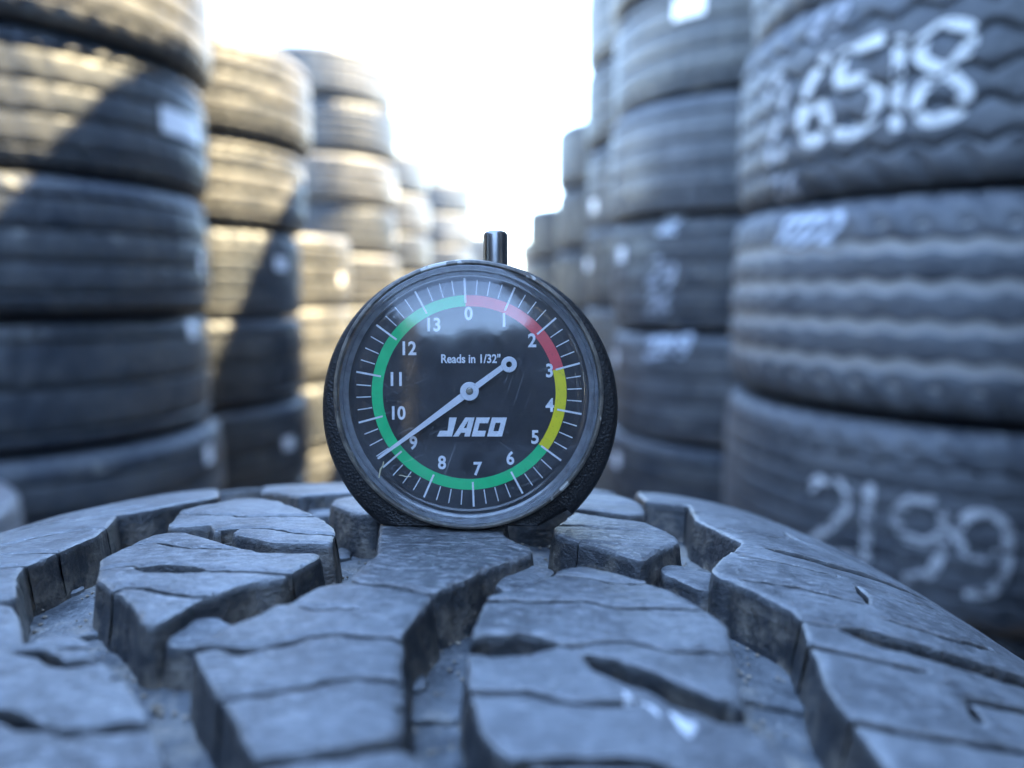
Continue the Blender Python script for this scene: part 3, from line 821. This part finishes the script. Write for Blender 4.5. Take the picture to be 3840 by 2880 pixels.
    for i in range(n):
        a = 2 * math.pi * i / n
        for r, z in prof: v.append((4.45 + r * math.cos(a), 8.5 + r * math.sin(a), z))
    m = len(prof)
    for i in range(n):
        for j in range(m - 1):
            i2 = (i + 1) % n
            f.append((i * m + j, i2 * m + j, i2 * m + j + 1, i * m + j + 1))
    gadd('plunger', gmm(v, f, 'plunger', 30), M_CHROME)
build_gauge()

def straw(x0, z0, x1, z1, y, w, label):
    c = Vector(((x0 + x1) / 2, y, (z0 + z1) / 2))
    d = Vector((x1 - x0, 0, z1 - z0)); n = Vector((-d.z, 0, d.x)).normalized() * w
    v, f = [], []
    for i in range(5):
        t = i / 4 - .5
        p = d * t + n * (.8 * math.sin(i * 2.1))
        k = 1 - .5 * abs(t)
        v += [tuple((p + n * k) * .001), tuple((p + Vector((0, -w, 0))) * .001), tuple((p - n * k) * .001), tuple((p + Vector((0, w * .6, 0))) * .001)]
    for i in range(4):
        for j in range(4):
            a, b = i * 4 + j, i * 4 + (j + 1) % 4
            f.append((a, b, b + 4, a + 4))
    f += [(3, 2, 1, 0), (16, 17, 18, 19)]
    o = link('straw_bit', mesh('straw_bit', v, f), None, M_STRAW)
    g = Matrix.Translation(gc - upv * .0232) @ Matrix.Rotation(-R(TILT), 4, 'X')
    o.matrix_world = g @ Matrix.Translation((c.x * .001, c.y * .001, (c.z + GZ) * .001))
    tag(o, label, 'straw')
straw(-14.3, -11.1, -15.2, -13.8, -1.35, .14, 'bent pale straw bit stuck at the lower left lens edge')
straw(-11.6, -13.3, -9.6, -13.6, -2.1, .09, 'short pale straw fibre lying near the lens bottom left')

# ------------------------------------------------------------------ stacked tyres
def tri(x):
    x = x % 1.0
    return 4 * abs(x - .5) - 1

class TyreType:
    def __init__(s, r, w, grooves, gw, gd, amp=0, waves=40, lugs=64, lugdepth=.004, skew=.0, shoulder=.165, n=0):
        s.r, s.w, s.gw, s.gd, s.amp, s.waves, s.lugs, s.skew, s.lugdepth = r, w, gw, gd, amp, waves, lugs, skew, lugdepth
        s.zs = w * (.5 - shoulder)                 # tread edge of the outermost groove
        s.gz = list(np.linspace(-s.zs, s.zs, grooves)) if grooves > 1 else [0]
        s.carcass, s.ribs = s.make()
    def rt(s, z):
        t = abs(z) / (s.w * .5)
        return s.r * (1 - .012 * t * t) - (max(0, t - .74) / .26) ** 2.4 * s.r * .065
    def wave(s, th, gi): return s.amp * tri(th / (2 * math.pi) * s.waves + gi * .5) if s.amp else 0.0
    def in_groove(s, th, z):
        return any(abs(z - g - s.wave(th, i)) < s.gw * .42 for i, g in enumerate(s.gz))
    def ring(s, name, n, m, fn, closed=False):
        v, f = [], []
        for i in range(n):
            th = 2 * math.pi * i / n
            for j in range(m):
                rr, z = fn(th, i, j)
                v.append((rr * math.cos(th), rr * math.sin(th), z))
        for i in range(n):
            i2 = (i + 1) % n
            for j in range(m if closed else m - 1):
                k = (j + 1) % m
                f.append((i * m + j, i2 * m + j, i2 * m + k, i * m + k))
        return mesh(name, v, f, 42)
    def make(s):
        r, w, gd = s.r, s.w, s.gd
        ze = w * .455
        prof = [(r * .60, w * .30), (r * .585, w * .36), (r * .60, w * .42), (r * .68, w * .475), (r * .76, w * .497), (r * .84, w * .492),
                (r * .895, w * .470), (r * .915, w * .44)]
        up = prof + [(s.rt(w * .40) - gd - .004, w * .40)]
        flo = [(s.rt(z) - gd, z) for z in np.linspace(w * .36, -w * .36, 9)]
        dn = [(a, -b) for a, b in up[::-1]]
        inner = [(r * .70, -w * .38), (r * .86, -w * .36), (r * .925, -w * .2), (r * .935, 0), (r * .925, w * .2), (r * .86, w * .36), (r * .70, w * .38)]
        P = up + flo + dn + inner
        car = s.ring('carcass', 96, len(P), lambda th, i, j: P[j], True)
        ribs = []
        edges = [None] + list(range(len(s.gz))) + [None]
        for k in range(1, len(s.gz)):
            za, zb = s.gz[k - 1], s.gz[k]
            nn = s.waves * 6 if s.amp else 240
            def fn(th, i, j, k=k, za=za, zb=zb):
                a = za + s.gw * .5 + s.wave(th, k - 1); b = zb - s.gw * .5 + s.wave(th, k)
                t = [0, 0, .08, .35, .65, .92, 1, 1][j]
                z = a + (b - a) * t
                rr = s.rt(z)
                if j in (0, 7): rr -= gd + .002
                elif j in (1, 6): rr -= .0016
                elif s.amp and (i % 6) == 0: rr -= .0022
                elif not s.amp and (i % 5) == 0: rr -= .0022
                return rr, z
            ribs.append(s.ring('tread_rib', nn, 8, fn))
        for sg in (1, -1):
            nn = s.lugs * 6
            def fs(th, i, j, sg=sg):
                gi = len(s.gz) - 1 if sg > 0 else 0
                a = abs(s.gz[gi]) + s.gw * .5 + sg * s.wave(th, gi)
                b = w * .478
                t = [0, 0, .07, .3, .5, .7, .86, 1, 1.0][j]
                z = a + (b - a) * t
                rr = s.rt(z)
                ph = (i / 6.0 + s.skew * t * sg) % 1.0
                if j == 0: rr -= gd + .002
                elif j == 8: rr -= .016
                elif j == 1: rr -= .0016
                if 2 <= j <= 7 and ph > .66 and t > .12: rr -= s.lugdepth
                return rr, z * sg
            ribs.append(s.ring('shoulder_rib', nn, 9, fs))
        return car, ribs

def joined(tt, name):
    """one-piece copy for tyres too far off to show their parts"""
    v, f = [], []
    for me in [tt.carcass] + tt.ribs:
        b = len(v)
        v += [tuple(x.co) for x in me.vertices]
        f += [tuple(q + b for q in p.vertices) for p in me.polygons]
    return mesh(name, v, f, 42)

TT = {
 'road':  TyreType(.31, .205, 4, .008, .007, lugs=60, lugdepth=.003, skew=.5),
 'road2': TyreType(.31, .205, 3, .010, .007, lugs=78, lugdepth=.0025, skew=.9),
 'road3': TyreType(.305, .205, 5, .006, .006, lugs=48, lugdepth=.0035, skew=.2),
 'wavy':  TyreType(.40, .285, 5, .0095, .012, amp=.0075, waves=44, lugs=44, lugdepth=.006, skew=.7, shoulder=.20),
 'pale':  TyreType(.40, .285, 4, .0175, .005, amp=.0035, waves=46, lugs=50, lugdepth=.006, skew=1.0, shoulder=.24),
 'fine':  TyreType(.40, .27, 6, .0045, .004, amp=.0025, waves=60, lugs=52, lugdepth=.005, skew=.9, shoulder=.20),
 'suv':   TyreType(.37, .268, 4, .008, .008, lugs=56, lugdepth=.004, skew=.8),
 'small': TyreType(.20, .135, 3, .006, .005, lugs=40, lugdepth=.002, skew=.4),
}
for k in ('road', 'road2', 'road3', 'suv'):
    TT[k].one = joined(TT[k], 'tyre')

ORD = ['topmost', 'second', 'third', 'fourth', 'fifth', 'sixth', 'seventh', 'eighth', 'ninth', 'tenth', 'eleventh', 'twelfth']

def patch(parent, tt, th0, z0, strokes, width, mat, name, drop=-.5, lift=.0014, skipgroove=True):
    """crayon strokes lying on the tread: strokes are polylines in metres, x to the right as seen from outside"""
    v, f = [], []
    for st in strokes:
        c = smooth(resample(np.array(st), .004, False), False, 2)
        nn = normals2(c, False)
        b = len(v); K = 5
        for i, (p, n_) in enumerate(zip(c, nn)):
            e = .75 if i in (0, len(c) - 1) else 1
            ww = width * (1 + .25 * nz(p[0] * 60, p[1] * 60, 1)) * e
            for j in range(K):
                q = p + n_ * ww * (j / (K - 1) - .5)
                th = th0 + q[0] / tt.r; z = z0 + q[1]
                rr = tt.rt(z) + lift
                v.append((rr * math.cos(th), rr * math.sin(th), z))
        for i in range(len(c) - 1):
            for j in range(K - 1):
                ids = (b + i * K + j, b + i * K + j + 1, b + (i + 1) * K + j + 1, b + (i + 1) * K + j)
                m = sum((Vector(v[k]) for k in ids), Vector()) / 4
                if noise.noise(Vector((m.x * 70, m.y * 70, m.z * 110))) < drop: continue
                if skipgroove and tt.in_groove(math.atan2(m.y, m.x) % (2 * math.pi), m.z): continue
                f.append(ids)
    if not f: return
    me = mesh(name, v, f, 60)
    bm = bmesh.new(); bm.from_mesh(me)
    bmesh.ops.delete(bm, geom=[q for q in bm.verts if not q.link_faces], context='VERTS')
    bm.to_mesh(me); bm.free()
    link(name, me, parent, mat)

def sticker(parent, tt, th0, z0, sw, sh, tilt=0):
    v, f = [], []
    nx, ny = 8, 4
    for j in range(ny + 1):
        for i in range(nx + 1):
            a, b = (i / nx - .5) * sw, (j / ny - .5) * sh
            x = a * math.cos(tilt) - b * math.sin(tilt); y = a * math.sin(tilt) + b * math.cos(tilt)
            th, z = th0 + x / tt.r, z0 + y
            rr = tt.rt(z) + .0022
            v.append((rr * math.cos(th), rr * math.sin(th), z))
    for j in range(ny):
        for i in range(nx):
            a = j * (nx + 1) + i
            f.append((a, a + 1, a + nx + 2, a + nx + 1))
    link('sticker', mesh('sticker', v, f, 60), parent, M_STICK)

DIG = {'1': [[(.33, 1), (.33, 0)]], '2': [[(0, .78), (.15, .97), (.45, 1), (.62, .8), (.5, .52), (.1, .12), (.02, .02), (.35, .02), (.7, .06)]],
       '5': [[(.7, 1), (.1, .93), (.06, .6), (.42, .62), (.68, .42), (.6, .12), (.3, 0), (0, .08)]],
       '6': [[(.55, .98), (.2, .72), (.03, .38), (.1, .08), (.38, 0), (.58, .18), (.5, .42), (.2, .44), (.06, .3)]],
       '8': [[(.62, .72), (.62, .92), (.35, 1), (.08, .85), (.12, .66), (.4, .5), (.62, .28), (.55, .06), (.25, 0), (.05, .16), (.12, .36), (.4, .52), (.6, .7)]],
       '9': [[(.6, .62), (.42, .46), (.16, .5), (.04, .74), (.2, .97), (.45, 1), (.6, .82), (.6, .4), (.5, .1), (.2, -.02)]],
       '0': [[(.3, 1), (.05, .7), (.05, .3), (.3, 0), (.58, .3), (.58, .7), (.3, 1)]]}
def dig(ch, h, slant=0.0, wd=.62):
    return [[((x - .33) * h * wd / .62 + (y - .5) * h * slant, (y - .5) * h) for x, y in st] for st in DIG[ch]]

HOOK = {}
def tyre(kind, mat, loc, zsc, rot, tilt, label, group, parts=True):
    tt = TT[kind]
    if parts:
        o = link('tyre', tt.carcass, None, None)
        if not tt.carcass.materials: tt.carcass.materials.append(M_SIDE)
        o.material_slots[0].link = 'OBJECT'
        o.material_slots[0].material = M_GROOVE if kind == 'pale' else M_TY[2]
        for rb in tt.ribs:
            if not rb.materials: rb.materials.append(M_SIDE)
            c = link(rb.name.split('.')[0], rb, o)
            c.material_slots[0].link = 'OBJECT'
            c.material_slots[0].material = mat
    else:
        if not tt.one.materials: tt.one.materials.append(M_SIDE)
        o = link('tyre', tt.one, None, None)
        o.material_slots[0].link = 'OBJECT'
        o.material_slots[0].material = mat
    o.location = loc
    o.rotation_euler = (tilt[0], tilt[1], rot)
    o.scale = (1, 1, zsc)
    tag(o, label, 'tyre', group)
    return o

def stack(key, cx, cy, seams, kinds, mats, desc, top_view, bottom_view, group, seed, parts=True, shift=None, look='dusty black tyre', jit=.011):
    """seams: heights of the joints, ground first; top_view/bottom_view: indexes of the tyres seen in the picture"""
    rr = random.Random(seed)
    outl = []
    n = len(seams) - 1
    for i in range(n):
        z0, z1 = seams[i], seams[i + 1]
        kind = kinds[i % len(kinds)]
        tt = TT[kind]
        dx, dy = rr.uniform(-jit, jit), rr.uniform(-jit, jit)
        if shift and i in shift: dx, dy = shift[i]
        if top_view < 0: lab = '%s outside the picture, in the %s' % (look, desc)
        elif i > top_view: lab = '%s above the picture, on the %s' % (look, desc)
        elif i < bottom_view: lab = '%s out of sight, low in the %s' % (look, desc)
        else:
            k = top_view - i
            lk = look[i] if isinstance(look, dict) else look
            lab = ('%s, topmost in view of the %s' % (lk, desc)) if k == 0 else ('%s, %s from the top of the %s' % (lk, ORD[k], desc))
        rot = rr.uniform(0, 6.28)
        o = tyre(kind, mats[i % len(mats)], (cx + dx, cy + dy, (z0 + z1) / 2), (z1 - z0) / tt.w * 1.0, rot,
                 (rr.uniform(-.012, .012), rr.uniform(-.012, .012)), lab, group, parts)
        outl.append((o, tt, rot, (z0 + z1) / 2))
    return outl

def cum(z, *hs):
    o = [z]
    for h in hs: o.append(o[-1] + h)
    return o

A, B, Cc = M_TY
gl_, gr_, go_ = 'tyres stacked along the left side', 'tyres stacked along the right side', 'unseen tyre stacks added for shade'
LA = stack('LA', -.835, 1.29, cum(0, .22, .22, .22, .19, .195, .19, .20, .20), ['road3', 'road2', 'road', 'road2', 'road', 'road', 'road3', 'road'], [Cc, A, A, A, A, A, B, A],
           'nearest left stack', 6, 2, gl_, 3, shift={6: (.03, -.01), 7: (.035, 0), 5: (.005, 0)})
LB = stack('LB', -.84, 1.92, cum(0, .209, .209, .209, .201, .205, .193, .21), ['road', 'road3', 'road2', 'road2', 'road3', 'road', 'road'], [Cc, Cc, Cc, Cc, A, B, B],
           'second left stack', 6, 2, gl_, 5, shift={6: (.035, 0), 5: (.015, 0)})
LC = stack('LC', -.84, 2.545, cum(0, .203, .203, .203, .235, .23), ['road', 'road2'], [B, B, A], 'low stack past the second left one', 4, 3, gl_, 8)
LD = stack('LD', -.79, 3.27, cum(0, .21, .21, .21, .21, .208, .186, .19, .20, .19), ['road', 'road3'], [B, A], 'tall left stack against the sky', 8, 4, gl_, 9)
LE = stack('LE', -.76, 4.2, cum(0, .2, .2, .2, .2, .2, .2, .2, .2), ['road', 'road2'], [B, A], 'stack behind the tall left one', 7, 4, gl_, 10, parts=False)
LF = stack('LF', -.56, 5.2, cum(0, .2, .2, .2, .2, .2, .2, .2, .2), ['road2', 'road'], [B, A], 'far left stack at the sky gap', 7, 5, gl_, 11, parts=False)
LG = stack('LG', -.30, 7.0, cum(0, .2, .2, .2, .2, .2, .2, .2), ['road2', 'road'], [B, B], 'farthest stack left of the plunger', 6, 5, gl_, 12, parts=False)
LH = stack('LH', .38, 7.6, cum(0, .2, .2, .2, .2, .2, .2, .2), ['road', 'road2'], [B, B], 'farthest stack right of the plunger', 6, 5, gl_, 13, parts=False)
RA = stack('RA', .78, 1.28, cum(0, .215, .235, .27, .295, .275, .28, .265, .265, .265, .265), ['suv', 'suv', 'fine', 'pale', 'wavy', 'wavy', 'fine', 'wavy', 'fine', 'wavy'],
           [M_RUBR], 'nearest right stack', 5, 2, gr_, 21, look='big crayon-marked tyre', jit=.006, shift={5: (.02, .0)})
RB = stack('RB', .636, 2.09, cum(0, .261, .261, .271, .276, .27, .255, .255, .255, .255), ['suv', 'suv'], [M_RUBR, A], 'second right stack', 5, 1, gr_, 22, look='wide dark tyre')
RC = stack('RC', .64, 2.86, cum(0, .28, .28, .28, .28, .28, .28, .28), ['suv'], [A, Cc], 'third right stack', 6, 3, gr_, 23, look='wide dark tyre')
RD = stack('RD', .58, 3.6, cum(0, .265, .27, .275, .27, .27, .275), ['suv'], [Cc, Cc], 'fourth right stack', 5, 3, gr_, 24, parts=False, look='wide dark tyre')
RE = stack('RE', .46, 4.4, cum(0, .265, .27, .27, .27, .28), ['suv'], [Cc], 'last low right stack', 4, 3, gr_, 25, parts=False, look='wide dark tyre')
SM = stack('SM', -.742, .772, cum(0, .131, .131, .131, .131, .131), ['small'], [M_PALE], 'little stack at the left edge', 4, 4, gl_, 26, look='small pale grey tyre', jit=0)
# unseen stacks added around the photographer to shade the gauge and darken its reflections
for i, (x, y, k, h, n) in enumerate(((.86, .51, 'suv', .27, 14), (1.14, -.18, 'suv', .27, 15), (1.0, -.98, 'suv', .27, 15), (.95, -1.9, 'suv', .27, 15),
                                     (-1.4, .93, 'road', .205, 9), (-1.08, .25, 'road', .205, 8), (-1.05, -.4, 'road', .205, 8), (-1.0, -1.05, 'road2', .205, 8), (-.95, -1.72, 'road', .205, 8),
                                     (0, -2.15, 'road2', .205, 8), (-.62, -2.3, 'road', .205, 8), (.6, -2.52, 'road2', .205, 9))):
    stack('X%d' % i, x, y, cum(0, *([h] * n)), [k], [A, B], 'unseen rows added for shade and reflections', -1, 0, go_, 40 + i, parts=False)

def hook(S, i, th_deg, z):
    o, tt, rot, zc = S[i]
    return o, tt, R(th_deg) - rot, (z - zc) / o.scale[2]

# stickers
for S, i, th, z, w, h in ((LA, 5, -6, 1.145, .115, .042), (LA, 4, 4, .935, .02, .03), (LA, 3, -1.5, .825, .03, .03), (LA, 2, -1.5, .615, .03, .03),
                          (LB, 5, 2, 1.164, .02, .02), (LB, 4, -17, .958, .045, .03), (LB, 2, -18, .53, .04, .03), (LC, 4, -14, .938, .03, .03),
                          (LD, 8, 2, 1.70, .03, .05), (LD, 7, 1, 1.50, .04, .03), (LD, 6, 2, 1.325, .05, .05), (LD, 5, 2, 1.133, .04, .03),
                          (RB, 3, -168, .985, .05, .035), (RB, 2, -174, .72, .04, .04), (RB, 5, -131, 1.53, .08, .05), (RB, 1, -163, .45, .04, .04),
                          (RC, 3, -170, .99, .05, .04), (RC, 4, -165, 1.2, .05, .04)):
    o, tt, t0, zz = hook(S, i, th, z)
    sticker(o, tt, t0, zz, w, h)

# crayon figures
def figure(S, i, th, z, ch, h, width, mat, slant=0.0, wd=.62):
    o, tt, t0, zz = hook(S, i, th, z)
    patch(o, tt, t0, zz, dig(ch, h, slant, wd), width, mat, 'crayon_digit', drop=-.22 if mat is M_CHALK4 else -.5)
for ch, th, z, wd in (('2', -166.5, 1.142, .40), ('6', -154.5, 1.150, .46), ('5', -145.5, 1.150, .50), ('1', -137.6, 1.147, .62), ('8', -130.6, 1.150, .54)):
    figure(RA, 4, th, z, ch, .120, .0150, M_CHALK4 if ch == '2' else M_CHALK, .0, wd)
for ch, th, z in (('2', -145.5, .575), ('1', -137.5, .580), ('9', -128.5, .572), ('9', -118.5, .565)):
    figure(RA, 2, th, z, ch, .108, .0125, M_CHALK4, 0, .60)
for ch, th in (('8', -160.5), ('2', -157.0), ('2', -153.3), ('2', -149.2)):
    figure(RA, 3, th, .968, ch, .042, .010, M_CHALK3, .45, .7)
for ch, th in (('2', -166.0), ('6', -161.0)):
    figure(RA, 4, th, 1.040, ch, .034, .008, M_CHALK2, .1)
for ch, th in (('2', -155.0), ('2', -150.0)):
    figure(RA, 4, th, 1.252, ch, .035, .008, M_CHALK2, .3)
for i, ch, th, z, h in ((3, '2', -140.5, 1.048, .045), (3, '2', -137.0, 1.050, .045), (3, '2', -144, .94, .06), (3, '9', -138, .93, .06), (3, '2', -145, .86, .05), (3, '6', -139, .86, .05),
                        (2, '6', -137.0, .765, .045), (2, '2', -141.5, .76, .045), (2, '2', -146, .755, .045), (2, '9', -131.5, .765, .05)):
    figure(RB, i, th, z, ch, h, .011, M_CHALK2 if i == 3 and z < 1.0 else M_CHALK3, .25)

# ------------------------------------------------------------------ tree beyond the stacks
def tree(x, y, h, label, seed):
    t = empty('tree', (x, y, 0))
    tag(t, label, 'tree')
    r_ = random.Random(seed)
    v, f = [], []
    def limb(p0, p1, r0, r1):
        d = (p1 - p0).normalized(); a = d.orthogonal().normalized(); b = d.cross(a)
        base = len(v)
        for p, r in ((p0, r0), (p0.lerp(p1, .5) + a * r0 * .3, (r0 + r1) / 2), (p1, r1)):
            for k in range(8):
                an = k * math.pi / 4
                v.append(tuple(p + a * math.cos(an) * r + b * math.sin(an) * r))
        for s in range(2):
            for k in range(8):
                q = base + s * 8 + k; w = base + s * 8 + (k + 1) % 8
                f.append((q, w, w + 8, q + 8))
    top = Vector((.05, 0, h * .55))
    limb(Vector((0, 0, 0)), top, .11, .07)
    tips = []
    for k in range(9):
        a = k * 2.4
        e = Vector((math.cos(a) * r_.uniform(.4, .75), math.sin(a) * r_.uniform(.4, .75), h * r_.uniform(.62, .95)))
        limb(top * r_.uniform(.75, 1), e, .045, .012); tips.append(e)
    link('trunk', mesh('trunk', v, f, 50), t, M_BARK)
    lv, lf = [], []
    for e in tips + [Vector((0, 0, h * .9))]:
        for k in range(170):
            c = e + Vector((r_.gauss(0, .2), r_.gauss(0, .2), r_.gauss(0, .17)))
            s = r_.uniform(.03, .06)
            a = Vector((r_.gauss(0, 1), r_.gauss(0, 1), r_.gauss(0, 1))).normalized(); b = a.orthogonal().normalized()
            q = len(lv)
            lv += [tuple(c - a * s), tuple(c + b * s * .45), tuple(c + a * s), tuple(c - b * s * .45)]
            lf.append((q, q + 1, q + 2, q + 3))
    link('crown', mesh('crown', lv, lf), t, M_LEAF)
tree(-1.55, 11.5, 3.2, 'green tree glimpsed past the tall left stack', 3)
